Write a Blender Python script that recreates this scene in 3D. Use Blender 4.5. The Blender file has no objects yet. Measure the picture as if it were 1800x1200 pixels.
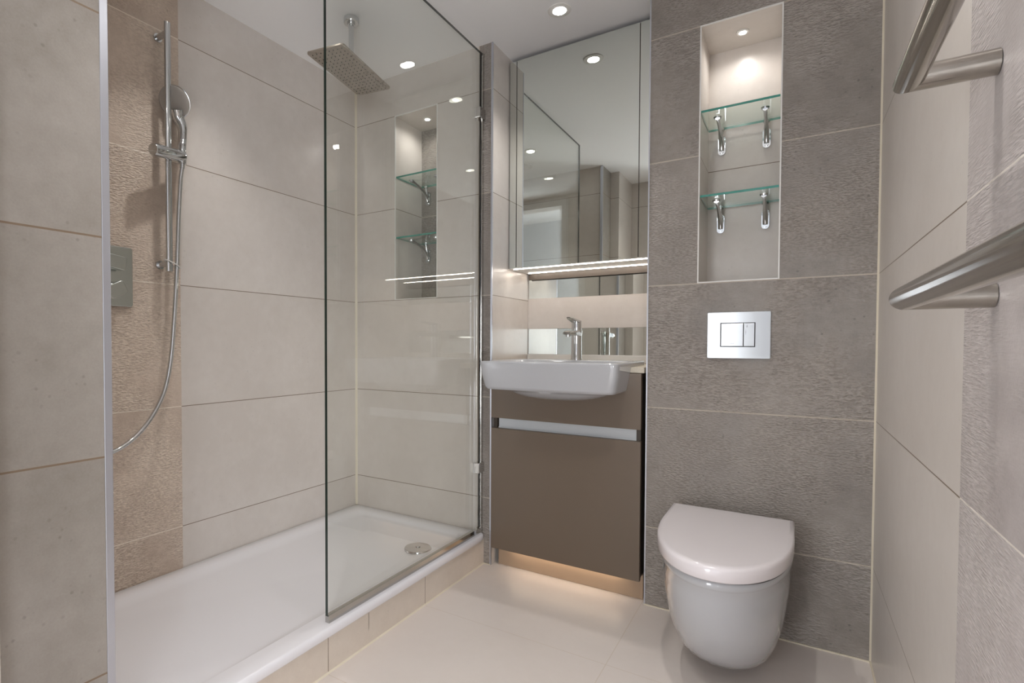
import bpy, bmesh, math, random
from mathutils import Vector, Matrix
random.seed(4)
SC = bpy.context.scene
COL = SC.collection
R = math.radians

# ------------------------------------------------------------------ camera
YAW, PITCH, ROLL = .58346, .02358, .0018
FPX, PPX, PPY = 942.37, 770.11, 627.08
CAM = Vector((-.2172, -2.10065, .98015))
fw = Vector((-math.sin(YAW), math.cos(YAW), 0)); rt = Vector((math.cos(YAW), math.sin(YAW), 0)); up = Vector((0, 0, 1))
f2 = fw*math.cos(PITCH) - up*math.sin(PITCH); u2 = up*math.cos(PITCH) + fw*math.sin(PITCH)
r2 = rt*math.cos(ROLL) + u2*math.sin(ROLL); u3 = u2*math.cos(ROLL) - rt*math.sin(ROLL)
cam = bpy.data.cameras.new('camera'); camo = bpy.data.objects.new('camera', cam); COL.objects.link(camo)
m = Matrix((r2, u3, -f2)).transposed().to_4x4(); m.translation = CAM
camo.matrix_world = m
cam.sensor_width = 36; cam.sensor_fit = 'HORIZONTAL'; cam.lens = FPX/1800*36
cam.shift_x = (900-PPX)/1800; cam.shift_y = (PPY-600)/1800
cam.clip_start = .01
SC.camera = camo

# ------------------------------------------------------------------ world, exposure
w = bpy.data.worlds.new('world'); SC.world = w; w.use_nodes = True
w.node_tree.nodes['Background'].inputs[0].default_value = (.75, .86, 1, 1)
w.node_tree.nodes['Background'].inputs[1].default_value = .3
SC.view_settings.view_transform = 'Standard'; SC.view_settings.look = 'None'
SC.view_settings.exposure = .09; SC.view_settings.gamma = 1; SC.view_settings.use_curve_mapping = False
SC.cycles.use_denoising = True
SC.cycles.max_bounces = 14; SC.cycles.diffuse_bounces = 7; SC.cycles.glossy_bounces = 8
SC.cycles.transparent_max_bounces = 24; SC.cycles.sample_clamp_indirect = 6
SC.cycles.blur_glossy = .5; SC.cycles.caustics_reflective = False

# ------------------------------------------------------------------ main numbers
ZC = 2.294                  # ceiling
XL, XR = -2.116, 0.0        # shower wall, right wall
XA0, XA1, YA = -1.322, -.67, .395   # basin alcove
XG = -1.371                 # glass screen
YD = -2.14                  # wall with the doorway
XP, YP = -1.395, -1.562     # partition
ROW0, ROWH = .297, .45
SX0, SX1 = -1.8575, -1.613
NX0, NX1, NZ0, NZ1, NY = -.4985, -.259, 1.2015, 2.095, .225

WARM = (1, .965, .93)
def spot(name, loc, power, ang=150, blend=.75, col=WARM, size=.028, parent=None):
    l = bpy.data.lights.new(name, 'SPOT'); l.energy = power; l.spot_size = R(ang); l.spot_blend = blend
    l.color = col; l.shadow_soft_size = size
    o = bpy.data.objects.new(name, l); COL.objects.link(o); o.location = loc
    if parent: o.parent = parent; o.matrix_parent_inverse = Matrix.Translation(-parent.location)
    return o
def area(name, loc, rot, sx, sy, power, col=(1, 1, 1)):
    l = bpy.data.lights.new(name, 'AREA'); l.energy = power; l.shape = 'RECTANGLE'; l.size = sx; l.size_y = sy; l.color = col
    o = bpy.data.objects.new(name, l); COL.objects.link(o); o.location = loc; o.rotation_euler = rot
    return o
P_DOWN = 20.5
area('hall_fill_light', (-1.08, -3.47, .80), (R(90), 0, 0), .85, 1.4, 40, (.95, .97, 1))  # added fill light shining in through the doorway, no window there
area('hall_fill_light', (.50, -3.47, .80), (R(90), 0, 0), .65, 1.4, 46, (.95, .97, 1))  # second added fill, aimed through the doorway from the other side

# ------------------------------------------------------------------ colours and node helpers
def lin(c):
    return tuple(((v/255)/12.92 if v/255 <= .04045 else ((v/255+.055)/1.055)**2.4) for v in c) + (1,)
class NT:
    def __init__(s, name):
        s.m = bpy.data.materials.new(name); s.m.use_nodes = True; s.t = s.m.node_tree
        s.b = s.t.nodes['Principled BSDF']
    def n(s, typ, **k):
        nd = s.t.nodes.new(typ)
        for a, v in k.items(): setattr(nd, a, v)
        return nd
    def put(s, sock, v):
        if v is None: return
        if isinstance(v, bpy.types.NodeSocket): s.t.links.new(v, sock)
        else: sock.default_value = v
    def math(s, op, a, b=None, c=None):
        nd = s.n('ShaderNodeMath', operation=op)
        for i, v in enumerate((a, b, c)): s.put(nd.inputs[i], v)
        return nd.outputs[0]
    def mix(s, f, a, b):
        nd = s.n('ShaderNodeMix', data_type='RGBA'); s.put(nd.inputs[0], f); s.put(nd.inputs[6], a); s.put(nd.inputs[7], b)
        return nd.outputs[2]
    def noise(s, vec, scale, detail=4, rough=.55):
        nd = s.n('ShaderNodeTexNoise'); s.put(nd.inputs['Vector'], vec)
        nd.inputs['Scale'].default_value = scale; nd.inputs['Detail'].default_value = detail; nd.inputs['Roughness'].default_value = rough
        return nd.outputs[0]
    def ramp(s, v, lo, hi, a=0., b=1.):
        nd = s.n('ShaderNodeMapRange'); s.put(nd.inputs[0], v)
        nd.inputs[1].default_value = lo; nd.inputs[2].default_value = hi; nd.inputs[3].default_value = a; nd.inputs[4].default_value = b
        return nd.outputs[0]
    def scale(s, vec, k):
        nd = s.n('ShaderNodeMapping'); s.put(nd.inputs[0], vec); nd.inputs['Scale'].default_value = k
        return nd.outputs[0]

def tile(name, c1, c2, grout, h='x', vj=(), rib=0., rough=.38, speck=.25, rows=True, jw=.0013, yj=(), spec=.5, ribz=210, ribx=85, mott=1., gr=1.):
    """stone-look porcelain: mottling, small pits, ripple relief, grout lines at the real course heights"""
    t = NT(name)
    co = t.n('ShaderNodeTexCoord').outputs['Object']
    sp = t.n('ShaderNodeSeparateXYZ'); t.put(sp.inputs[0], co)
    ax = {'x': sp.outputs[0], 'y': sp.outputs[1], 'z': sp.outputs[2]}
    masks = []
    def line(v, pos):
        return t.math('LESS_THAN', t.math('ABSOLUTE', t.math('SUBTRACT', v, pos)), jw)
    rowi = 0.
    if rows:
        r = t.math('DIVIDE', t.math('SUBTRACT', ax['z'], ROW0), ROWH)
        d = t.math('ABSOLUTE', t.math('SUBTRACT', t.math('FRACT', t.math('ADD', r, .5)), .5))
        masks.append(t.math('LESS_THAN', d, jw/ROWH))
        rowi = t.math('FLOOR', r)
    for p in vj: masks.append(line(ax[h], p))
    for p in yj: masks.append(line(ax['y'], p))
    mk = 0.
    for q in masks: mk = q if isinstance(mk, float) else t.math('MAXIMUM', mk, q)
    # each tile gets its own piece of pattern
    off = t.n('ShaderNodeCombineXYZ'); t.put(off.inputs[0], t.math('MULTIPLY', rowi, 3.7)); t.put(off.inputs[1], t.math('MULTIPLY', rowi, 1.3))
    va = t.n('ShaderNodeVectorMath', operation='ADD'); t.put(va.inputs[0], co); t.put(va.inputs[1], off.outputs[0]); v = va.outputs[0]
    big = t.noise(v, 2.6, 6, .6); fine = t.noise(v, 26, 5, .65); grit = t.noise(v, 230, 2, .5)
    f = t.math('ADD', t.math('MULTIPLY', big, .62), t.math('ADD', t.math('MULTIPLY', fine, .26), t.math('MULTIPLY', grit, .12*gr)))
    f = t.ramp(f, .5-.17/mott, .5+.17/mott)
    col = t.mix(f, lin(c1), lin(c2))
    vo = t.n('ShaderNodeTexVoronoi'); t.put(vo.inputs['Vector'], v); vo.inputs['Scale'].default_value = 46
    pit = t.math('MULTIPLY', t.ramp(vo.outputs['Distance'], .10, .20, 1, 0), t.ramp(t.noise(v, 9, 3), .50, .66))
    dark = tuple(x*.55 for x in c1)
    col = t.mix(t.math('MULTIPLY', pit, speck), col, lin(dark))
    if masks: col = t.mix(mk, col, lin(grout))
    t.put(t.b.inputs['Base Color'], col)
    t.b.inputs['Specular IOR Level'].default_value = spec
    # relief
    bh = t.math('MULTIPLY', grit, .15*gr)
    rg = rough
    if rib:
        k = (ribx, ribx, ribz) if h != 'z' else (ribz, ribz, 75)
        rp = t.noise(t.scale(v, k), 1.0, 1.6, .5)
        patch = t.ramp(t.noise(v, 3.1, 3), .40, .56, .12, 1)
        bh = t.math('ADD', bh, t.math('MULTIPLY', rp, t.math('MULTIPLY', patch, rib)))
        # highlights on the ridges, painted in as a paler colour
        rc = t.math('MULTIPLY', t.ramp(rp, .40, .62, 0, 1), t.math('MULTIPLY', patch, .30))
        col = t.mix(rc, col, lin(tuple(min(255, q*1.18+10) for q in c2)))
        if masks: col = t.mix(mk, col, lin(grout))
        t.put(t.b.inputs['Base Color'], col)
    if masks: bh = t.math('SUBTRACT', bh, t.math('MULTIPLY', mk, 1.2))
    bp = t.n('ShaderNodeBump'); bp.inputs['Strength'].default_value = .8 if rib else .5; bp.inputs['Distance'].default_value = .0032 if rib else .0016
    t.put(bp.inputs['Height'], bh); t.put(t.b.inputs['Normal'], bp.outputs[0])
    t.b.inputs['Roughness'].default_value = rg
    return t.m
def plain(name, c, rough=.5, metal=0., var=0., coat=0., spec=.5, bump=0., bs=60, emit=None, es=0.):
    t = NT(name); b = t.b
    co = t.n('ShaderNodeTexCoord').outputs['Object']
    nz = t.noise(co, bs, 4)
    if var:
        a = tuple(min(255, x*(1+var)) for x in c); d = tuple(x*(1-var) for x in c)
        t.put(b.inputs['Base Color'], t.mix(nz, lin(d), lin(a)))
    else: b.inputs['Base Color'].default_value = lin(c)
    b.inputs['Metallic'].default_value = metal; b.inputs['Specular IOR Level'].default_value = spec
    t.put(b.inputs['Roughness'], t.ramp(nz, .2, .8, max(0, rough-.015), rough+.015) if rough > 0 else 0.)
    b.inputs['Coat Weight'].default_value = coat; b.inputs['Coat Roughness'].default_value = .04
    if bump:
        bp = t.n('ShaderNodeBump'); bp.inputs['Strength'].default_value = bump; bp.inputs['Distance'].default_value = .001
        t.put(bp.inputs['Height'], nz); t.put(b.inputs['Normal'], bp.outputs[0])
    if emit:
        b.inputs['Emission Color'].default_value = tuple(emit)+(1,); b.inputs['Emission Strength'].default_value = es
    return t.m
def glass(name, tint):
    """clear sheet glass: see-through with Fresnel mirror reflection, no bending"""
    t = NT(name); t.t.nodes.remove(t.b)
    tr = t.n('ShaderNodeBsdfTransparent'); tr.inputs[0].default_value = tint
    gl = t.n('ShaderNodeBsdfGlossy'); gl.inputs['Roughness'].default_value = 0; gl.inputs[0].default_value = (1, 1, 1, 1)
    ge = t.n('ShaderNodeNewGeometry'); fr = t.n('ShaderNodeFresnel')
    t.put(fr.inputs[0], t.ramp(ge.outputs['Backfacing'], 0, 1, 1.5, 1/1.5))
    mx = t.n('ShaderNodeMixShader'); t.put(mx.inputs[0], fr.outputs[0]); t.put(mx.inputs[1], tr.outputs[0]); t.put(mx.inputs[2], gl.outputs[0])
    t.put(t.t.nodes['Material Output'].inputs[0], mx.outputs[0])
    return t.m

LT = dict(c1=(203, 196, 189), c2=(214, 208, 202), speck=.14, rough=.28, mott=1.35, gr=.3)
MT = {
 'light_x': tile('light_beige_tile_back', grout=(120, 104, 86), h='x', **LT),
 'light_y': tile('light_beige_tile_side', grout=(120, 104, 86), h='y', **LT),
 'light_n': tile('light_beige_tile_plain', grout=(120, 104, 86), rows=False, **LT),
 'grey_x': tile('taupe_textured_tile', (112, 105, 99), (152, 145, 138), (180, 169, 156), h='x', rib=2.6, speck=.5, rough=.4, jw=.0022),
 'brown_y': tile('brown_textured_tile', (170, 153, 138), (212, 196, 181), (232, 222, 208), h='y', rib=2.6, speck=.35, rough=.5, jw=.0017, ribz=240),
 'rgrey_y': tile('grey_textured_tile', (160, 152, 149), (190, 183, 181), (222, 215, 206), h='y', rib=1.5, speck=.2, rough=.5, jw=.0015, ribz=400, ribx=48),
 'part_y': tile('grey_beige_stone_tile', (136, 129, 121), (164, 158, 151), (126, 108, 90), h='y', speck=.35, rough=.4, jw=.002),
 'riser': tile('riser_tile', (196, 184, 171), (212, 202, 190), (120, 104, 86), h='y', vj=(-.46, -.965, -1.47), rows=False, rough=.4, speck=.25),
 'floor': tile('floor_tile', (212, 203, 197), (222, 215, 210), (206, 195, 184), h='x', vj=(-.68,), yj=(-.465, -.97, -1.475), rows=False, rough=.34, speck=.03, mott=.6, gr=.1),
 'ceiling': plain('ceiling_paint', (243, 243, 243), .85, var=.005),
 'white': plain('white_paint', (222, 222, 220), .55),
 'hall': plain('hall_paint', (226, 230, 234), .6),
 'ceramic': plain('white_ceramic', (180, 182, 186), .12, coat=.6),
 'tray': plain('white_acrylic', (222, 221, 225), .2, coat=.3),
 'seat': plain('white_seat_plastic', (222, 217, 220), .16, coat=.4),
 'chrome': plain('chrome', (205, 207, 208), .07, 1.),
 'brushed': plain('brushed_steel', (186, 184, 180), .24, 1., var=.03, bs=140),
 'steel': plain('polished_steel', (196, 194, 190), .13, 1.),
 'nickel': plain('plate_chrome', (196, 200, 196), .26, 1.),
 'alu': plain('aluminium_trim', (196, 199, 208), .3, .85),
 'face': plain('grey_spray_face', (176, 172, 166), .35, .3),
 'nozzle': plain('rubber_nozzle', (72, 70, 66), .6),
 'rose': plain('brushed_rose', (176, 168, 158), .28, .8),
 'mirror': plain('mirror_glass', (226, 231, 226), 0., 1.),
 'dark': plain('gap_shade', (28, 28, 28), .6),  # near-black that stands in for shade in narrow gaps
 'cab': plain('taupe_lacquer', (107, 94, 81), .36, 0., var=.015, bs=5),
 'plinth': plain('taupe_plinth', (168, 146, 124), .42, .1),
 'cabin': plain('cabinet_carcass', (66, 58, 50), .5),
 'channel': plain('grey_channel', (196, 201, 205), .35, .2),
 'stone': tile('pale_worktop_stone', (176, 168, 150), (214, 206, 190), (0, 0, 0), rows=False, rough=.3, speck=.8),
 'upst': plain('white_sealant', (224, 223, 220), .4),
 'sil': plain('cream_silicone', (212, 203, 184), .5),
 'flush': plain('flush_plate', (184, 188, 192), .16, .2),
 'mark': plain('grey_print', (120, 122, 122), .5),
 'glass': glass('clear_glass', (.975, .986, .975, 1)),
 'sglass': glass('shelf_glass', (.93, .985, .96, 1)),
 'gedge': plain('dark_green_glass_edge', (22, 40, 34), .12, 0, spec=.8),
 'sedge': plain('teal_glass_edge', (36, 132, 116), .1, 0, spec=.8),
 'lens': plain('lamp_lens', (255, 250, 240), .4, emit=(1, .95, .88), es=28),
 'led': plain('led_strip', (255, 250, 245), .4, emit=(1, .9, .8), es=20),
 'wled': plain('warm_led_strip', (255, 240, 220), .4, emit=(1, .80, .60), es=12),
 'bezel': plain('lamp_bezel', (232, 230, 226), .4),
}

# ------------------------------------------------------------------ mesh helpers
def link(o): COL.objects.link(o); return o
def obj(name, bm, mats, parent=None, smooth=40, bevel=0, seg=2):
    bmesh.ops.recalc_face_normals(bm, faces=bm.faces[:])
    me = bpy.data.meshes.new(name); bm.to_mesh(me); bm.free()
    for q in (mats if isinstance(mats, (list, tuple)) else [mats]): me.materials.append(MT[q])
    if smooth:
        for p in me.polygons: p.use_smooth = True
        me.set_sharp_from_angle(angle=R(smooth))
    o = link(bpy.data.objects.new(name, me))
    if bevel:
        b = o.modifiers.new('bevel', 'BEVEL'); b.width = bevel; b.segments = seg; b.limit_method = 'ANGLE'; b.angle_limit = R(35)
        b.harden_normals = False
    if parent:
        o.parent = parent
        pl = parent.location if parent.type == 'EMPTY' else (parent.parent.location if parent.parent else parent.location)
        o.matrix_parent_inverse = Matrix.Translation(-parent.location) if parent.type == 'EMPTY' else parent.matrix_basis.inverted()
    return o
def thing(name, label, cat, loc=(0, 0, 0), group=None):
    o = link(bpy.data.objects.new(name, None)); o.location = loc; o.empty_display_size = .05
    o['label'] = label; o['category'] = cat
    if group: o['group'] = group
    return o
def tag(o, label, cat, group=None):
    o['label'] = label; o['category'] = cat
    if group: o['group'] = group
    return o
def struct(name, bm, mats, **k):
    o = obj(name, bm, mats, smooth=0, **k); o['kind'] = 'structure'; return o
def box(bm, x0, x1, y0, y1, z0, z1, mi=0):
    vs = [bm.verts.new((x, y, z)) for z in (z0, z1) for y in (y0, y1) for x in (x0, x1)]
    out = []
    for q, k in (((0, 1, 3, 2), '-z'), ((4, 5, 7, 6), '+z'), ((0, 1, 5, 4), '-y'), ((2, 3, 7, 6), '+y'), ((0, 2, 6, 4), '-x'), ((1, 3, 7, 5), '+x')):
        f = bm.faces.new([vs[i] for i in q]); f.material_index = mi.get(k, mi.get('', 0)) if isinstance(mi, dict) else mi
        out.append(f)
    return vs
def B(*a, **k):
    bm = bmesh.new(); box(bm, *a, **k); return bm
def loft(bm, rings, cap0=True, cap1=True, closed=True):
    R_ = [[bm.verts.new(p) for p in r] for r in rings]; n = len(R_[0])
    for a, b in zip(R_, R_[1:]):
        for i in range(n if closed else n-1):
            j = (i+1) % n; bm.faces.new((a[i], a[j], b[j], b[i]))
    if cap0: bm.faces.new(R_[0][::-1])
    if cap1: bm.faces.new(R_[-1])
    return R_
def frame(d):
    d = Vector(d).normalized(); a = Vector((0, 0, 1)) if abs(d.z) < .9 else Vector((1, 0, 0))
    u = d.cross(a).normalized(); return d, u, d.cross(u).normalized()
def cyl(bm, p0, p1, r0, r1=None, n=32):
    r1 = r0 if r1 is None else r1; p0, p1 = Vector(p0), Vector(p1); d, u, v = frame(p1-p0)
    loft(bm, [[p+(u*math.cos(t)+v*math.sin(t))*r for t in [2*math.pi*i/n for i in range(n)]] for p, r in ((p0, r0), (p1, r1))])
def tube(bm, pts, rad, n=16, sy=1.):
    pts = [Vector(p) for p in pts]; rr = rad if isinstance(rad, (list, tuple)) else [rad]*len(pts)
    d0 = (pts[1]-pts[0]).normalized(); _, u, v = frame(d0); rings = []
    for i, p in enumerate(pts):
        d = (pts[min(i+1, len(pts)-1)]-pts[max(i-1, 0)]).normalized()
        u = (u-d*u.dot(d)).normalized(); v = d.cross(u)
        rings.append([p+(u*math.cos(t)+v*math.sin(t)*sy)*rr[i] for t in [2*math.pi*k/n for k in range(n)]])
    loft(bm, rings)
def spline(pts, n=10):
    P = [Vector(p) for p in pts]; P = [P[0]*2-P[1]]+P+[P[-1]*2-P[-2]]; out = []
    for i in range(1, len(P)-2):
        a, b, c, d = P[i-1:i+3]
        for k in range(n):
            t = k/n; out.append(.5*((2*b)+(c-a)*t+(2*a-5*b+4*c-d)*t*t+(3*b-a-3*c+d)*t**3))
    return out+[P[-2]]
def lathe(bm, c, axis, prof, n=48):
    """prof: list of (radius, distance along axis)"""
    d, u, v = frame(axis); c = Vector(c)
    loft(bm, [[c+d*h+(u*math.cos(t)+v*math.sin(t))*max(r, 1e-5) for t in [2*math.pi*k/n for k in range(n)]] for r, h in prof])
def sup(cx, cy, hx, hy, z, e, n=96, hyb=None):
    """superellipse ring; hyb = half depth on the +y side"""
    out = []
    for i in range(n):
        t = 2*math.pi*i/n; c, s = math.cos(t), math.sin(t)
        h = (hyb if (hyb is not None and s > 0) else hy)
        out.append(Vector((cx+hx*math.copysign(abs(c)**(2/e), c), cy+h*math.copysign(abs(s)**(2/e), s), z)))
    return out
def prism(bm, poly, ax, a0, a1, mi=0):
    """extrude a 2-D polygon along an axis; poly coords are the two other axes in x,y,z order"""
    def P(p, a): return {'x': (a, p[0], p[1]), 'y': (p[0], a, p[1]), 'z': (p[0], p[1], a)}[ax]
    A = [bm.verts.new(P(p, a0)) for p in poly]; Bv = [bm.verts.new(P(p, a1)) for p in poly]; n = len(poly)
    fs = [bm.faces.new(A), bm.faces.new(Bv[::-1])] + [bm.faces.new((A[i], A[(i+1) % n], Bv[(i+1) % n], Bv[i])) for i in range(n)]
    for f in fs: f.material_index = mi
def rrect(x0, x1, y0, y1, r, n=6):
    out = []
    for cx, cy, a in ((x1-r, y1-r, 0), (x0+r, y1-r, 90), (x0+r, y0+r, 180), (x1-r, y0+r, 270)):
        for i in range(n+1):
            t = R(a+90*i/n); out.append((cx+r*math.cos(t), cy+r*math.sin(t)))
    return out

# ------------------------------------------------------------------ room shell
TH = .12
struct('floor', B(XL-TH, TH, YD-TH, .5, -.1, 0), 'floor')
struct('ceiling', B(XL-TH, TH, YD-TH, .5, ZC, ZC+.1), 'ceiling')
# left shower wall: brown feature tiles near the partition, light tiles beyond
bm = bmesh.new(); box(bm, XL-TH, XL, YD-TH, -.962, 0, ZC, 1); box(bm, XL-TH, XL, -.962, .5, 0, ZC, 0)
struct('wall_left', bm, ['light_y', 'brown_y'])
# right wall: light tiles, then grey textured tiles
bm = bmesh.new(); box(bm, 0, TH, -.982, .5, 0, ZC, 0); box(bm, 0, TH, YD-TH, -.982, 0, ZC, 1)
struct('wall_right', bm, ['light_y', 'rgrey_y'])
# back wall: shower part, taupe strip, alcove, toilet part with the recessed niche
bm = bmesh.new()
for a in ((XL-TH, SX0, 0, .5, 0, ZC), (SX1, -1.386, 0, .5, 0, ZC), (SX0, SX1, 0, .5, 0, NZ0), (SX0, SX1, 0, .5, NZ1, ZC)):
    box(bm, *a, {'-y': 0, '+x': 2, '-x': 2, '-z': 3, '+z': 3, '': 0})
box(bm, SX0, SX1, NY, .5, NZ0, NZ1, {'-y': 1, '': 0})
box(bm, -1.386, XA0, 0, .5, 0, ZC, {'-y': 1, '+x': 2, '': 0})
box(bm, XA0, XA1, YA, .5, 0, ZC, 0)
for a in ((XA1, NX0, 0, .5, 0, ZC), (NX1, TH, 0, .5, 0, ZC), (NX0, NX1, 0, .5, 0, NZ0), (NX0, NX1, 0, .5, NZ1, ZC)):
    box(bm, *a, {'-y': 1, '+x': 2, '-x': 2, '-z': 3, '+z': 3, '': 0})
box(bm, NX0, NX1, NY, .5, NZ0, NZ1, {'-y': 0, '': 0})
struct('wall_back', bm, ['light_x', 'grey_x', 'light_y', 'light_n'])
# partition that hides the near end of the shower
bm = bmesh.new(); box(bm, XL, XP, YD, YP, 0, ZC, {'+x': 1, '+y': 0, '': 0}); box(bm, XP, -1.332, YD, -1.76, 0, ZC, 0)
struct('wall_partition', bm, ['light_x', 'part_y'])
# wall with the doorway behind the camera
DX0, DX1, DZ = -.81, -.03, 2.2
bm = bmesh.new(); box(bm, XP, DX0, YD-TH, YD, 0, ZC, 0); box(bm, DX1, TH, YD-TH, YD, 0, ZC, 0); box(bm, DX0, DX1, YD-TH, YD, DZ, ZC, 0)
struct('wall_front', bm, ['light_x'])
# hallway beyond the doorway
struct('floor_hall', B(-1.6, .9, -3.55, YD-TH, -.1, 0), 'floor')
bm = bmesh.new(); box(bm, -1.7, .95, -3.65, -3.5, 0, 2.4); box(bm, -1.7, -1.6, -3.5, YD-TH, 0, 2.4); box(bm, .85, .95, -3.5, YD-TH, 0, 2.4)
struct('wall_hall', bm, 'hall')
struct('ceiling_hall', B(-1.7, .95, -3.65, YD-TH, 2.4, 2.5), 'ceiling')
bm = bmesh.new(); box(bm, DX0-.06, DX0, YD-.001, YD+.012, 0, DZ+.06); box(bm, DX1-0, DX1+.029, YD-.001, YD+.012, 0, DZ+.06); box(bm, DX0, DX1, YD-.001, YD+.012, DZ, DZ+.06)
struct('trim_9', bm, 'white')
# corner trims
struct('trim_1', B(XP-.016, XP+.0015, YP, YP+.016, 0, ZC), 'alu', bevel=.001)
struct('trim_2', B(XA0-.006, XA0+.001, -.0015, .006, 0, ZC), 'alu')
struct('trim_3', B(XA1-.001, XA1+.0035, -.0015, .006, 0, ZC), 'alu')
bm = bmesh.new(); e = .0035
box(bm, NX0-e, NX0+.0005, -.0015, .004, NZ0-e, NZ1+e); box(bm, NX1-.0005, NX1+e, -.0015, .004, NZ0-e, NZ1+e)
box(bm, NX0, NX1, -.0015, .004, NZ1-.0005, NZ1+e); box(bm, NX0, NX1, -.0015, .004, NZ0-e, NZ0+.0005)
struct('trim_4', bm, 'upst')
bm = bmesh.new()
box(bm, SX0-e, SX0+.0005, -.0015, .004, NZ0-e, NZ1+e); box(bm, SX1-.0005, SX1+e, -.0015, .004, NZ0-e, NZ1+e)
box(bm, SX0, SX1, -.0015, .004, NZ1-.0005, NZ1+e); box(bm, SX0, SX1, -.0015, .004, NZ0-e, NZ0+.0005)
struct('trim_10', bm, 'upst')
# silicone in the corners
def corner(bm, x, y, sx, sy, z0, z1, r=.0045): prism(bm, [(x, y), (x+sx*r, y), (x, y+sy*r)], 'z', z0, z1)
bm = bmesh.new(); corner(bm, 0, 0, -1, -1, 0, ZC); corner(bm, XL, 0, 1, -1, .14, ZC, .0085); corner(bm, -1.386, 0, -1, -1, .14, ZC, .003)
box(bm, XA1, 0, -.004, 0, 0, .004); box(bm, -.004, 0, -2.1, 0, 0, .004); box(bm, -1.36, XA0, -.004, 0, 0, .003)
struct('trim_5', bm, 'sil')
# tiled riser below the tray
struct('trim_7', B(-1.39, -1.357, YP, 0, 0, .112), 'riser')
bm = bmesh.new(); prism(bm, [(-1.357, 0), (-1.352, 0), (-1.357, .004)], 'y', YP, 0)
struct('trim_8', bm, 'sil')

# ------------------------------------------------------------------ shower tray
def make_tray():
    root = thing('shower_tray', 'low white shower tray with rounded front lip beneath the glass screen', 'shower tray', ((XL-1.36)/2, YP/2, .05))
    x0, x1, y0, y1 = XL+.002, -1.345, YP+.002, -.002
    cx, cy, hx, hy = (x0+x1)/2, (y0+y1)/2, (x1-x0)/2, (y1-y0)/2
    bm = bmesh.new(); n = 128; rings = []
    def rr(ix, z, e=40): return sup(cx, cy, hx-ix, hy-ix, z, e, n)
    rings = [rr(.012, .05), rr(.012, .112), rr(.003, .113), rr(0, .116), rr(0, .133), rr(.0025, .1395), rr(.008, .1428), rr(.05, .143, 30)]
    # shallow bed sloping to the drain
    dx, dy = -1.505, -.30
    for k, (s, dz) in enumerate(((1, .0), (.97, .006), (.9, .009), (.6, .012), (.3, .015), (.1, .017))):
        base = sup(cx, cy, hx-.075, hy-.075, 0, 22, n); q = []
        for p in base:
            q.append(Vector((dx+(p.x-dx)*s, dy+(p.y-dy)*s, .142-dz)))
        rings.append(q)
    loft(bm, rings)
    obj('tray_basin', bm, 'tray', root, smooth=50)
    bm = bmesh.new(); lathe(bm, (dx, dy, .1255), (0, 0, 1), [(.057, 0), (.057, .006), (.054, .010), (.03, .0125), (.010, .013), (.010, .016), (.007, .017), (0, .017)])
    d = obj('drain_cover', bm, 'chrome', root)
    d['label'] = 'round chrome drain cover'
    return root
make_tray()

# ------------------------------------------------------------------ glass screen
def make_screen():
    GZ0, GZ1, GY0, GY1 = .146, 2.252, -.957, -.018
    root = thing('glass_screen', 'tall clear fixed glass shower screen clipped to the back wall', 'shower screen', (XG, GY1, GZ0))
    t = .005
    bm = bmesh.new(); box(bm, XG-t, XG+t, GY0, GY1, GZ0+.018, GZ1, {'+x': 0, '-x': 0, '': 1})
    obj('glass_pane', bm, ['glass', 'gedge'], root, smooth=0)
    bm = bmesh.new(); box(bm, XG-.008, XG+.008, GY0+.002, -.004, GZ0-.003, GZ0+.020)
    obj('bottom_channel', bm, 'steel', root, smooth=0)['label'] = 'polished metal channel'
    bm = bmesh.new(); box(bm, XG-.0085, XG+.0085, -.018, -.0005, GZ0-.003, GZ1)
    obj('wall_channel', bm, 'steel', root, smooth=0)['label'] = 'narrow vertical metal wall channel'
    for z in (1.985, .436):
        bm = bmesh.new(); box(bm, XG-.014, XG+.016, -.052, -.0005, z-.022, z+.022)
        obj('wall_clip', bm, 'steel', root, smooth=0, bevel=.002)
    return root
make_screen()

# ------------------------------------------------------------------ overhead shower
def make_rose():
    c = Vector((-1.722, -.463, 0)); zt = 2.078
    root = thing('rain_shower', 'rectangular overhead rain shower head hanging from the ceiling', 'shower head', (c.x, c.y, ZC))
    bm = bmesh.new(); lathe(bm, (c.x, c.y, ZC), (0, 0, -1), [(.030, 0), (.030, .018), (.028, .021), (.016, .022), (.016, .03), (.011, .031)])
    obj('ceiling_flange', bm, 'chrome', root)
    bm = bmesh.new(); cyl(bm, (c.x, c.y, ZC-.02), (c.x, c.y, zt+.012), .0105); obj('arm', bm, 'chrome', root)
    a = R(10.5); ca, sa = math.cos(a), math.sin(a)
    def T(x, y, z): return Vector((c.x+x*ca-y*sa, c.y+x*sa+y*ca, z))
    bm = bmesh.new(); L, W = .187, .082
    pl = rrect(-W, W, -L, L, .012)
    rings = [[T(x*.985, y*.99, zt) for x, y in pl], [T(x, y, zt+.002) for x, y in pl], [T(x, y, zt+.007) for x, y in pl], [T(x*.97, y*.985, zt+.009) for x, y in pl], [T(x*.3, y*.14, zt+.016) for x, y in pl]]
    loft(bm, rings); hd = obj('spray_plate', bm, 'rose', root, smooth=30)
    bm = bmesh.new()
    for i in range(8):
        for j in range(17):
            x = -W+.017+(2*W-.034)*i/7; y = -L+.019+(2*L-.038)*j/16; p = T(x, y, zt)
            cyl(bm, p+Vector((0, 0, .001)), p-Vector((0, 0, .0022)), .0027, .0017, 8)
    o = obj('nozzles', bm, 'nozzle', root); o['kind'] = 'stuff'; o['label'] = 'rows of small dark rubber nozzles'
make_rose()

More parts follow.
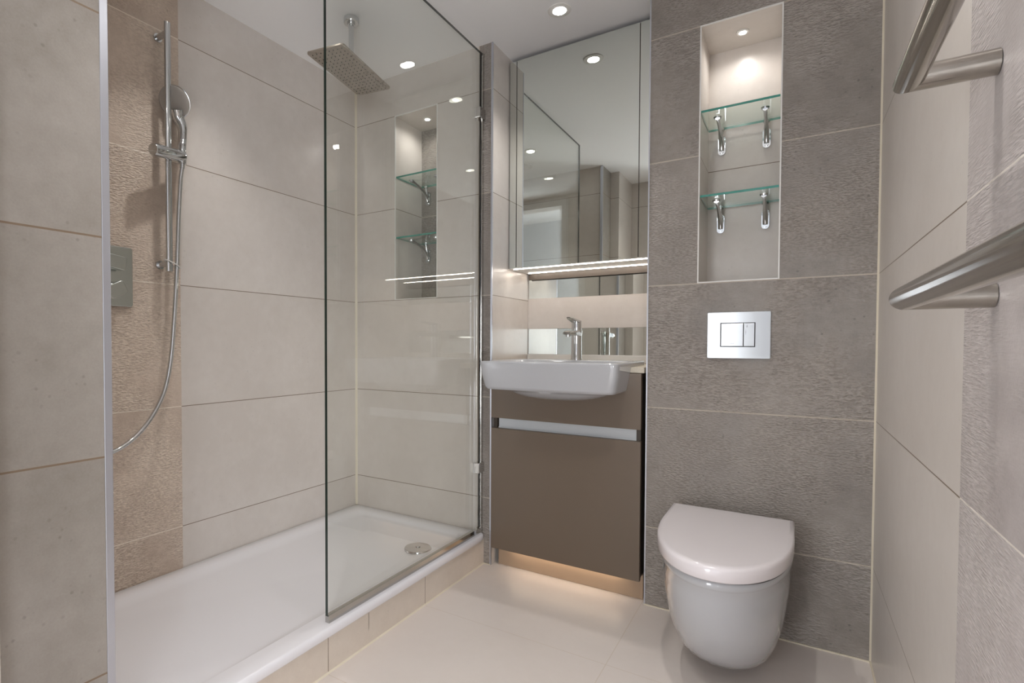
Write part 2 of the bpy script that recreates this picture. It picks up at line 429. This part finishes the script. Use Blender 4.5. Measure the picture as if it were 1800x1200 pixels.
# ------------------------------------------------------------------ riser rail, hand shower, hose, mixer
def make_rail():
    x, y = -2.052, -1.040
    root = thing('shower_riser_rail', 'vertical chrome slide rail on the brown textured tile strip', 'shower rail', (XL, y, 1.235))
    bm = bmesh.new(); tube(bm, [(x, y, 1.235), (x, y, 2.10)], .0115, 24, .62); obj('rail', bm, 'chrome', root)
    for z, r in ((2.065, .010), (1.262, .010)):
        bm = bmesh.new(); cyl(bm, (XL+.0005, y, z), (x, y, z), r); cyl(bm, (XL+.0005, y, z), (XL+.006, y, z), .015)
        obj('bracket', bm, 'chrome', root)
    bm = bmesh.new(); d = Vector((-.030, .127, .016)).normalized(); c = Vector((-2.035, -1.048, 1.642))
    lathe(bm, c-d*.068, d, [(.0, 0), (.0195, .001), (.021, .004), (.021, .125), (.0195, .130), (0, .131)])
    obj('slider', bm, 'chrome', root)
    bm = bmesh.new(); q = []
    for i in range(33):
        t = 2*math.pi*i/32; q.append((-2.052+.016*math.sin(t), -1.029+.027*math.cos(t), 1.262-.012*math.cos(t)))
    tube(bm, q, .0018, 8); obj('hose_tie', bm, 'upst', root)['label'] = 'thin clear tie looped round rail and hose'
    return root
make_rail()
def make_hand():
    hp = Vector((-2.046, -.993, 1.652))      # where the handle sits in the slider
    root = thing('hand_shower', 'grey-faced hand shower resting in the slider of the chrome rail', 'hand shower', tuple(hp))
    hc = Vector((-2.064, -1.006, 1.842)); n = Vector((.49, -.73, -.47)).normalized()
    bm = bmesh.new()
    lathe(bm, hc-n*.016, n, [(0, 0), (.030, .002), (.047, .007), (.054, .013), (.0555, .017), (.0555, .021), (.053, .0225)], 56)
    obj('head', bm, 'chrome', root)
    bm = bmesh.new(); lathe(bm, hc+n*.0066, n, [(.052, 0), (.052, .001), (.049, .002), (.0, .0026)], 56)
    obj('spray_face', bm, 'face', root)['label'] = 'matt grey round spray face'
    bm = bmesh.new()
    dn = Vector((-.26, .39, -.88)).normalized()
    pts = spline([hc+dn*.026+n*.003, hc+dn*.052+n*.006, Vector((-2.066, -.980, 1.760)), Vector((-2.056, -.985, 1.710)), hp+Vector((-.001, 0, .025)), hp+Vector((0, 0, -.03))], 8)
    k = len(pts); rr = [.026-.0115*min(1, i/(k*.5)) for i in range(k)]
    tube(bm, pts, rr, 20); obj('handle', bm, 'chrome', root)
    bm = bmesh.new(); cyl(bm, hp+Vector((0, 0, -.018)), hp+Vector((0, 0, -.045)), .0105, .009); obj('hose_nut', bm, 'chrome', root)
    bm = bmesh.new()
    h = [hp+Vector((0, 0, -.04)), (-2.05, -.9978, 1.56), (-2.05, -1.0058, 1.4346), (-2.05, -1.014, 1.2517), (-2.05, -1.0264, 1.069), (-2.05, -1.0427, .9078), (-2.05, -1.0746, .7897), (-2.05, -1.1425, .6891), (-2.05, -1.2344, .6309), (-2.055, -1.34, .63), (-2.075, -1.415, .70), (-2.095, -1.43, .785)]
    sp = spline(h, 14); tube(bm, sp, .0075, 14)
    o = obj('shower_hose', bm, 'chrome'); tag(o, 'long chrome hose looping from the hand shower down behind the partition', 'shower hose')
    bm = bmesh.new(); lathe(bm, (XL+.0005, -1.43, .81), (1, 0, 0), [(.024, 0), (.024, .006), (.011, .008), (.011, .022), (0, .023)])
    o = obj('outlet_elbow', bm, 'chrome'); tag(o, 'round chrome hose outlet on the wall hidden behind the partition', 'hose outlet')
make_hand()
def make_mixer():
    root = thing('shower_mixer', 'square chrome concealed shower mixer plate with two blade handles', 'shower mixer', (XL, -1.215, 1.2))
    bm = bmesh.new(); prism(bm, rrect(-1.295, -1.139, 1.106, 1.306, .008), 'x', XL+.0005, XL+.010)
    obj('cover_plate', bm, 'nickel', root, bevel=.002)
    for z, a in ((1.248, -8), (1.155, 28)):
        bm = bmesh.new()
        cyl(bm, (XL+.008, -1.215, z), (XL+.040, -1.215, z), .024)
        c, s = math.cos(R(a)), math.sin(R(a))
        pl = rrect(-.026, .034, -.022, .022, .008)
        prism(bm, [(-1.215+p*c-q*s, z+p*s+q*c) for p, q in pl], 'x', XL+.026, XL+.056)
        obj('handle', bm, 'nickel', root, bevel=.002)
make_mixer()

# ------------------------------------------------------------------ vanity cabinet, worktop, basin, tap
CX0, CX1, CY = -1.312, -.684, -.020
def make_vanity():
    root = thing('vanity_cabinet', 'taupe lacquered vanity cabinet recessed under the white basin', 'cabinet', ((CX0+CX1)/2, .1, 0))
    bm = bmesh.new(); box(bm, CX0+.004, CX0+.02, 0, .37, .092, .871); box(bm, CX1-.02, CX1-.004, 0, .37, .092, .871)
    box(bm, CX0+.02, CX1-.02, .35, .37, .092, .871); box(bm, CX0+.02, CX1-.02, 0, .35, .092, .11)
    obj('carcass', bm, 'cabin', root, smooth=0)
    # fixed upper panel, notched behind the basin
    bm = bmesh.new()
    prism(bm, [(CX0, .661), (CX1, .661), (CX1, .872), (-.752, .872), (-.752, .812), (-.80, .800), (-.87, .785), (-1.13, .785), (-1.20, .800), (-1.248, .812), (-1.248, .872), (CX0, .872)], 'y', CY, 0)
    obj('upper_panel', bm, 'cab', root, smooth=0, bevel=.0012)
    bm = bmesh.new(); box(bm, CX0, CX1, CY, 0, .088, .6165)
    obj('door', bm, 'cab', root, smooth=0, bevel=.0012)
    bm = bmesh.new(); box(bm, CX0+.026, CX1-.016, .006, .012, .60, .68)
    prism(bm, [(-.0, .6165), (.012, .60), (.012, .612), (.002, .622)], 'x', CX0+.026, CX1-.016)
    obj('finger_channel', bm, 'channel', root, smooth=0)['label'] = 'pale grey handle recess'
    bm = bmesh.new(); box(bm, CX0+.012, CX1+.002, .034, .05, .001, .094)
    obj('plinth', bm, 'plinth', root, smooth=0)
    bm = bmesh.new(); box(bm, CX0+.08, CX1-.07, .004, .012, .087, .091)
    obj('plinth_light', bm, 'wled', root, smooth=0)['label'] = 'warm light strip above the plinth'
    return root
make_vanity()
bm = bmesh.new()
prism(bm, [(XA0+.001, -.012), (-1.270, -.012), (-1.270, .236), (-.734, .236), (-.734, -.012), (XA1-.006, -.012), (XA1-.006, YA-.001), (XA0+.001, YA-.001)], 'z', .8735, .895)
tag(obj('worktop', bm, 'stone', smooth=0, bevel=.001), 'pale speckled stone worktop around the basin in the alcove', 'worktop')
tag(obj('worktop_upstand', B(XA0+.001, XA1-.006, .378, YA-.005, .8955, .932), 'upst', smooth=0, bevel=.003), 'slim white upstand between worktop and lower mirror strip', 'upstand')

def make_basin():
    cx, cy = -1.0, .018; hx, hy = .276, .218
    n = 160; r = []
    def S(ix, iy, z, e, dy=0, hb=None): return sup(cx, cy+dy, hx-ix, hy-iy, z, e, n, hb)
    # belly up to the body, then rim, then bowl
    for k, (s, z) in enumerate(((.06, .7565), (.3, .7575), (.55, .763), (.78, .775), (.92, .788), (1.0, .7985))):
        r.append(sup(cx, cy-.02, .225*s, .178*s, z, 2.5, n))
    r.append(S(.026, .020, .7995, 14)); r.append(S(.018, .0145, .8015, 16)); r.append(S(.013, .010, .812, 18))
    r.append(S(.003, .003, .862, 22)); r.append(S(.0, .001, .900, 24)); r.append(S(0, 0, .908, 24)); r.append(S(.002, .002, .912, 24)); r.append(S(.006, .006, .9135, 24))
    def I(s, z, e): return sup(cx, cy-.048, .252*s, .146*s, z, e, n)
    r.append(I(1, .9130, 7)); r.append(I(.985, .910, 7)); r.append(I(.95, .895, 6)); r.append(I(.86, .84, 5)); r.append(I(.7, .808, 4)); r.append(I(.4, .797, 3)); r.append(I(.09, .794, 2))
    bm = bmesh.new(); loft(bm, r)
    root = thing('washbasin', 'white semi-recessed ceramic washbasin projecting from the vanity', 'washbasin', (cx, cy, .8))
    obj('bowl', bm, 'ceramic', root, smooth=60)
    bm = bmesh.new(); lathe(bm, (cx, cy-.048, .7935), (0, 0, 1), [(.026, 0), (.026, .003), (.02, .005), (0, .0055)])
    obj('waste', bm, 'chrome', root)
make_basin()
def make_tap():
    c = Vector((-1.0, .178, .9138))
    root = thing('basin_mixer_tap', 'small chrome single-lever mixer tap on the basin', 'tap', tuple(c))
    bm = bmesh.new(); lathe(bm, c, (0, 0, 1), [(.0245, 0), (.0245, .003), (.0225, .006), (.0215, .10), (.0225, .112), (.0235, .118), (.0235, .126)])
    obj('body', bm, 'chrome', root)
    bm = bmesh.new()
    # spout reaches over the bowl
    sec = [(.0, .0215, .103, .126), (-.05, .0205, .104, .125), (-.105, .018, .106, .122), (-.128, .015, .108, .118)]
    rings = []
    for dy, hw, z0, z1 in sec:
        rings.append([c+Vector((x, dy, z)) for x, z in rrect(-hw, hw, z0, z1, .0035, 3)])
    loft(bm, rings); obj('spout', bm, 'chrome', root, smooth=35)
    bm = bmesh.new(); cyl(bm, c+Vector((0, -.106, .109)), c+Vector((0, -.106, .099)), .010); obj('aerator', bm, 'chrome', root)
    bm = bmesh.new(); lathe(bm, c, (0, 0, 1), [(.0215, .128), (.0215, .160), (.019, .168), (.006, .172), (0, .172)])
    sec = [(.012, .018, .156, .170), (-.03, .016, .163, .174), (-.085, .012, .172, .180), (-.104, .008, .176, .181)]
    loft(bm, [[c+Vector((x, dy, z)) for x, z in rrect(-hw, hw, z0, z1, .0022, 3)] for dy, hw, z0, z1 in sec])
    obj('lever', bm, 'chrome', root, smooth=35)
make_tap()

# ------------------------------------------------------------------ mirrors
def make_mirror_cabinet():
    y, z0, z1 = .161, 1.331, 2.270
    root = thing('mirror_cabinet', 'large mirror-fronted wall cabinet with light strips under it', 'mirror cabinet', (-1.0, .3, z0))
    bm = bmesh.new(); box(bm, XA0+.005, XA1-.006, y+.006, YA-.006, z0+.003, z1); obj('body', bm, 'cabin', root, smooth=0)
    for a, b in ((XA0+.006, -1.2835), (-.7405, XA1-.006)):
        obj('side_mirror', B(a, b, y, y+.005, z0, z1), 'mirror', root, smooth=0)
    obj('mirror_door', B(-1.280, -.744, y, y+.005, z0, z1), 'mirror', root, smooth=0)
    bm = bmesh.new(); box(bm, XA0+.006, XA1-.006, y+.001, YA-.008, z0-.002, z0+.0028); obj('base_panel', bm, 'bezel', root, smooth=0)
    obj('rear_lip', B(XA0+.012, XA1-.012, .370, .378, z0-.034, z0-.002), 'cabin', root, smooth=0)
    for yy in (.178, .345):
        obj('light_strip', B(-1.300, -.69, yy-.0045, yy+.0045, z0-.0045, z0-.001), 'led', root, smooth=0)
make_mirror_cabinet()
ym = YA-.004
tag(obj('mirror_strip', B(XA0+.003, XA1-.003, ym, YA-.0005, 1.207, 1.330), 'mirror', smooth=0), 'narrow horizontal mirror strip directly under the mirror cabinet', 'mirror')
tag(obj('mirror_strip', B(XA0+.003, XA1-.003, ym, YA-.0005, .9325, 1.0565), 'mirror', smooth=0), 'narrow horizontal mirror strip behind the tap, below the beige band', 'mirror')
tag(obj('splashback_band', B(XA0+.001, XA1-.001, ym-.004, YA-.0005, 1.0575, 1.206), 'light_n', smooth=0), 'beige stone tile band between the two mirror strips', 'tile band')

# ------------------------------------------------------------------ toilet and flush plate
def dring(cx, hw, yb, ys, yf, z, n=56, e=2.3):
    """D-shaped outline: straight back at yb, sides straight to ys, rounded front to yf"""
    pts = [(cx+hw, yb)]
    for i in range(n+1):
        t = math.pi*i/n; c, s = math.cos(t), math.sin(t)
        pts.append((cx+hw*math.copysign(abs(c)**(2/e), c), ys+(yf-ys)*abs(s)**(2/e)))
    pts.append((cx-hw, yb))
    return [Vector((x, y, z)) for x, y in pts]
def make_toilet():
    cx = -.380
    root = thing('wall_hung_toilet', 'white wall-hung toilet with closed rounded lid', 'toilet', (cx, 0, .05))
    bm = bmesh.new()
    prof = [(.049, .066, -.20, -.322), (.048, .098, -.22, -.362), (.052, .111, -.22, -.380), (.075, .127, -.22, -.415), (.11, .141, -.22, -.458), (.16, .153, -.22, -.503), (.22, .162, -.22, -.543),
            (.28, .168, -.22, -.572), (.325, .1705, -.22, -.588), (.356, .1725, -.22, -.5965), (.362, .1748, -.22, -.603), (.367, .176, -.22, -.6065), (.379, .176, -.22, -.607), (.384, .174, -.22, -.602)]
    loft(bm, [dring(cx, hw, -.002, ys, yf, z, e=2.15) for z, hw, ys, yf in prof])
    obj('pan', bm, 'ceramic', root, smooth=50)
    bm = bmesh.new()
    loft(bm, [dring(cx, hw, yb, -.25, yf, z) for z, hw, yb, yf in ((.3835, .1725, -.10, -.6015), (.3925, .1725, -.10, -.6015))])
    obj('seat_gap_shade', bm, 'dark', root)['label'] = 'dark painted shade line in the gap under the lid'  # dark ring painted in for the shade between lid and pan
    bm = bmesh.new()
    loft(bm, [dring(cx, hw, yb, -.27, yf, z, e=2.15) for z, hw, yb, yf in ((.3910, .1745, -.097, -.621), (.3918, .1762, -.093, -.625), (.396, .1772, -.092, -.628), (.420, .1775, -.092, -.629), (.4265, .176, -.094, -.626), (.4300, .172, -.099, -.620), (.431, .163, -.108, -.608), (.432, .10, -.15, -.50))])
    obj('lid', bm, 'seat', root, smooth=50)
    for s in (-1, 1):
        bm = bmesh.new(); cyl(bm, (cx+s*.075, -.085, .380), (cx+s*.075, -.085, .398), .014); obj('hinge', bm, 'chrome', root)
make_toilet()
def make_flush():
    root = thing('flush_plate', 'pale glossy dual-button flush plate on the taupe wall above the toilet', 'flush plate', (-.372, 0, 1.013))
    bm = bmesh.new(); prism(bm, rrect(-.4665, -.2765, .933, 1.0925, .004), 'y', -.010, -.0005); obj('cover', bm, 'flush', root, bevel=.0015)
    obj('button_gap_shade', B(-.4258, -.3208, -.0106, -.0098, .9727, 1.0558), 'dark', root, smooth=0)['label'] = 'dark painted shade line around the buttons'  # dark sheet painted in for the shade in the button gaps
    a = obj('large_button', B(-.4228, -.3568, -.0122, -.0100, .9755, 1.0530), 'flush', root, smooth=0, bevel=.0006)
    b = obj('small_button', B(-.3545, -.3235, -.0122, -.0100, .9755, 1.0530), 'flush', root, smooth=0, bevel=.0006)
    # tiny worn print: a short word-like mark and a droplet mark
    bm = bmesh.new()
    for i in range(5): box(bm, -.395+i*.0024, -.3935+i*.0024, -.0125, -.0121, .984, .9862)
    obj('print_mark', bm, 'mark', root, smooth=0)
    bm = bmesh.new(); prism(bm, [(-.3490, 1.012), (-.3478, 1.022), (-.3488, 1.034), (-.3497, 1.024)], 'y', -.0125, -.0121)
    prism(bm, [(-.346, 1.037), (-.3435, 1.042), (-.3445, 1.048), (-.3468, 1.044)], 'y', -.0125, -.0121)
    obj('droplet_mark', bm, 'mark', root, smooth=0)
make_flush()

# ------------------------------------------------------------------ niche shelves
def make_shelf():
    z = 1.80
    root = thing('glass_shelf', 'clear glass shelf on chrome brackets, upper one in the wall niche above the toilet', 'glass shelf', ((NX0+NX1)/2, .11, z), 'glass shelves in the niche above the toilet')
    bm = bmesh.new(); box(bm, NX0+.002, NX1-.002, .004, .212, z-.004, z+.004, {'+z': 0, '-z': 0, '': 1}); obj('glass_panel', bm, ['sglass', 'sedge'], root, smooth=0)
    for x in (-.452, -.306):
        bm = bmesh.new()
        p = spline([(x, .070, z-.0075), (x, .100, z-.011), (x, .145, z-.024), (x, .180, z-.040), (x, .203, z-.060), (x, .212, z-.080)], 6)
        k = len(p); tube(bm, p, [.0085-.003*math.sin(math.pi*min(1, i/(k*.6))) for i in range(k)], 16)
        cyl(bm, (x, .070, z-.0105), (x, .070, z-.0045), .012, .013)
        prism(bm, rrect(x-.0125, x+.0125, z-.098, z-.028, .0122), 'y', .213, NY-.0005)
        cyl(bm, (x, .198, z-.0045), (x, .198, z-.012), .011)
        tube(bm, [(x, .198, z-.008), (x, .206, z-.05)], .006, 12)
        cyl(bm, (x, .2135, z-.086), (x, .209, z-.086), .006)
        obj('bracket', bm, 'chrome', root)
    return root
s1 = make_shelf()
def copy_thing(src, dx, dz, label, group, dy=0):
    r = src.copy(); link(r); r.location = src.location + Vector((dx, dy, dz)); r['label'] = label; r['group'] = group
    for ch in list(src.children):
        inv = ch.matrix_parent_inverse.copy(); c = ch.copy(); link(c); c.parent = r; c.matrix_parent_inverse = inv
    return r
copy_thing(s1, 0, -.296, 'clear glass shelf on chrome brackets, lower one in the wall niche above the toilet', 'glass shelves in the niche above the toilet')
sd = SX0-NX0
copy_thing(s1, sd, 0, 'clear glass shelf on chrome brackets, upper one in the shower niche behind the glass', 'glass shelves in the shower niche')
copy_thing(s1, sd, -.296, 'clear glass shelf on chrome brackets, lower one in the shower niche behind the glass', 'glass shelves in the shower niche')

# ------------------------------------------------------------------ towel rails
def make_towel_rail():
    z, y0, y1, x = 1.045, -1.130, -1.72, -.0875
    root = thing('towel_rail', 'thick polished steel towel rail on the right wall, lower of two', 'towel rail', (0, (y0+y1)/2, z), 'towel rails on the right wall')
    r = .0165; bm = bmesh.new(); n = 32
    # mitred U: posts and bar in one bent tube path with sharp corners
    def ring(p, du, dv): return [p+du*math.cos(2*math.pi*k/n)*1+dv*math.sin(2*math.pi*k/n) for k in range(n)]
    zx = Vector((0, 0, r))
    c0, c1 = Vector((x, y0, z)), Vector((x, y1, z))
    bmA = bmesh.new()
    loft(bmA, [ring(c0, Vector((-r, r, 0)), zx), ring(c1, Vector((-r, -r, 0)), zx)])
    obj('bar', bmA, 'brushed_pol', root)
    for c, s in ((c0, 1), (c1, -1)):
        b2 = bmesh.new(); loft(b2, [ring(c, Vector((-r, s*r, 0)), zx), ring(Vector((-.001, c.y, z)), Vector((0, s*r, 0)), zx)])
        obj('post', b2, 'brushed_pol', root)
    return root
MT['brushed_pol'] = plain('satin_polished_steel', (176, 171, 163), .11, 1., var=.02, bs=30)
t1 = make_towel_rail()
copy_thing(t1, 0, .300, 'thick polished steel towel rail on the right wall, upper of two', 'towel rails on the right wall', dy=.009)

# ------------------------------------------------------------------ downlights
def downlight(loc, label, r=.036, p=P_DOWN, group='round recessed ceiling downlights', ang=112):
    x, y, z = loc
    root = thing('recessed_downlight', label, 'downlight', loc, group)
    bm = bmesh.new(); lathe(bm, (x, y, z), (0, 0, -1), [(r*.72, .0005), (r*1.25, .0005), (r*1.25, .003), (r*1.1, .005), (r*.74, .0045)]); 
    obj('bezel', bm, 'bezel', root)
    bm = bmesh.new(); lathe(bm, (x, y, z), (0, 0, -1), [(r*.72, .0010), (r*.72, .0052), (0, .0056)], 32); obj('lamp_lens', bm, 'lens', root)
    spot('downlight_lamp', (x, y, z-.011), p, ang, parent=root, size=r*.75)
    return root
downlight((-.999, -.055, ZC), 'round white downlight in the ceiling just in front of the mirror cabinet')
downlight((-1.72, -.99, ZC), 'round white downlight in the ceiling over the shower tray', ang=98)
downlight((-.48, -1.11, ZC), 'round white downlight in the ceiling near the towel rails', p=P_DOWN*1.35, ang=125)
downlight((-.90, -1.62, ZC), 'round white downlight in the ceiling near the doorway')
downlight((-.38, .112, NZ1), 'tiny downlight in the top of the wall niche above the toilet', r=.016, p=1.8, group=None, ang=165)
downlight((-.38+sd, .105, NZ1), 'tiny downlight in the top of the shower niche behind the glass', r=.016, p=1.8, group=None, ang=165)

bm = bmesh.new(); lathe(bm, (-1.887, -1.25, ZC), (0, 0, -1), [(.055, .0005), (.062, .0005), (.064, .006), (.058, .010), (.052, .007), (.047, .004), (.047, .012), (.02, .014), (0, .014)])
tag(obj('extractor_vent', bm, 'bezel'), 'round white extractor vent in the ceiling above the shower', 'vent')
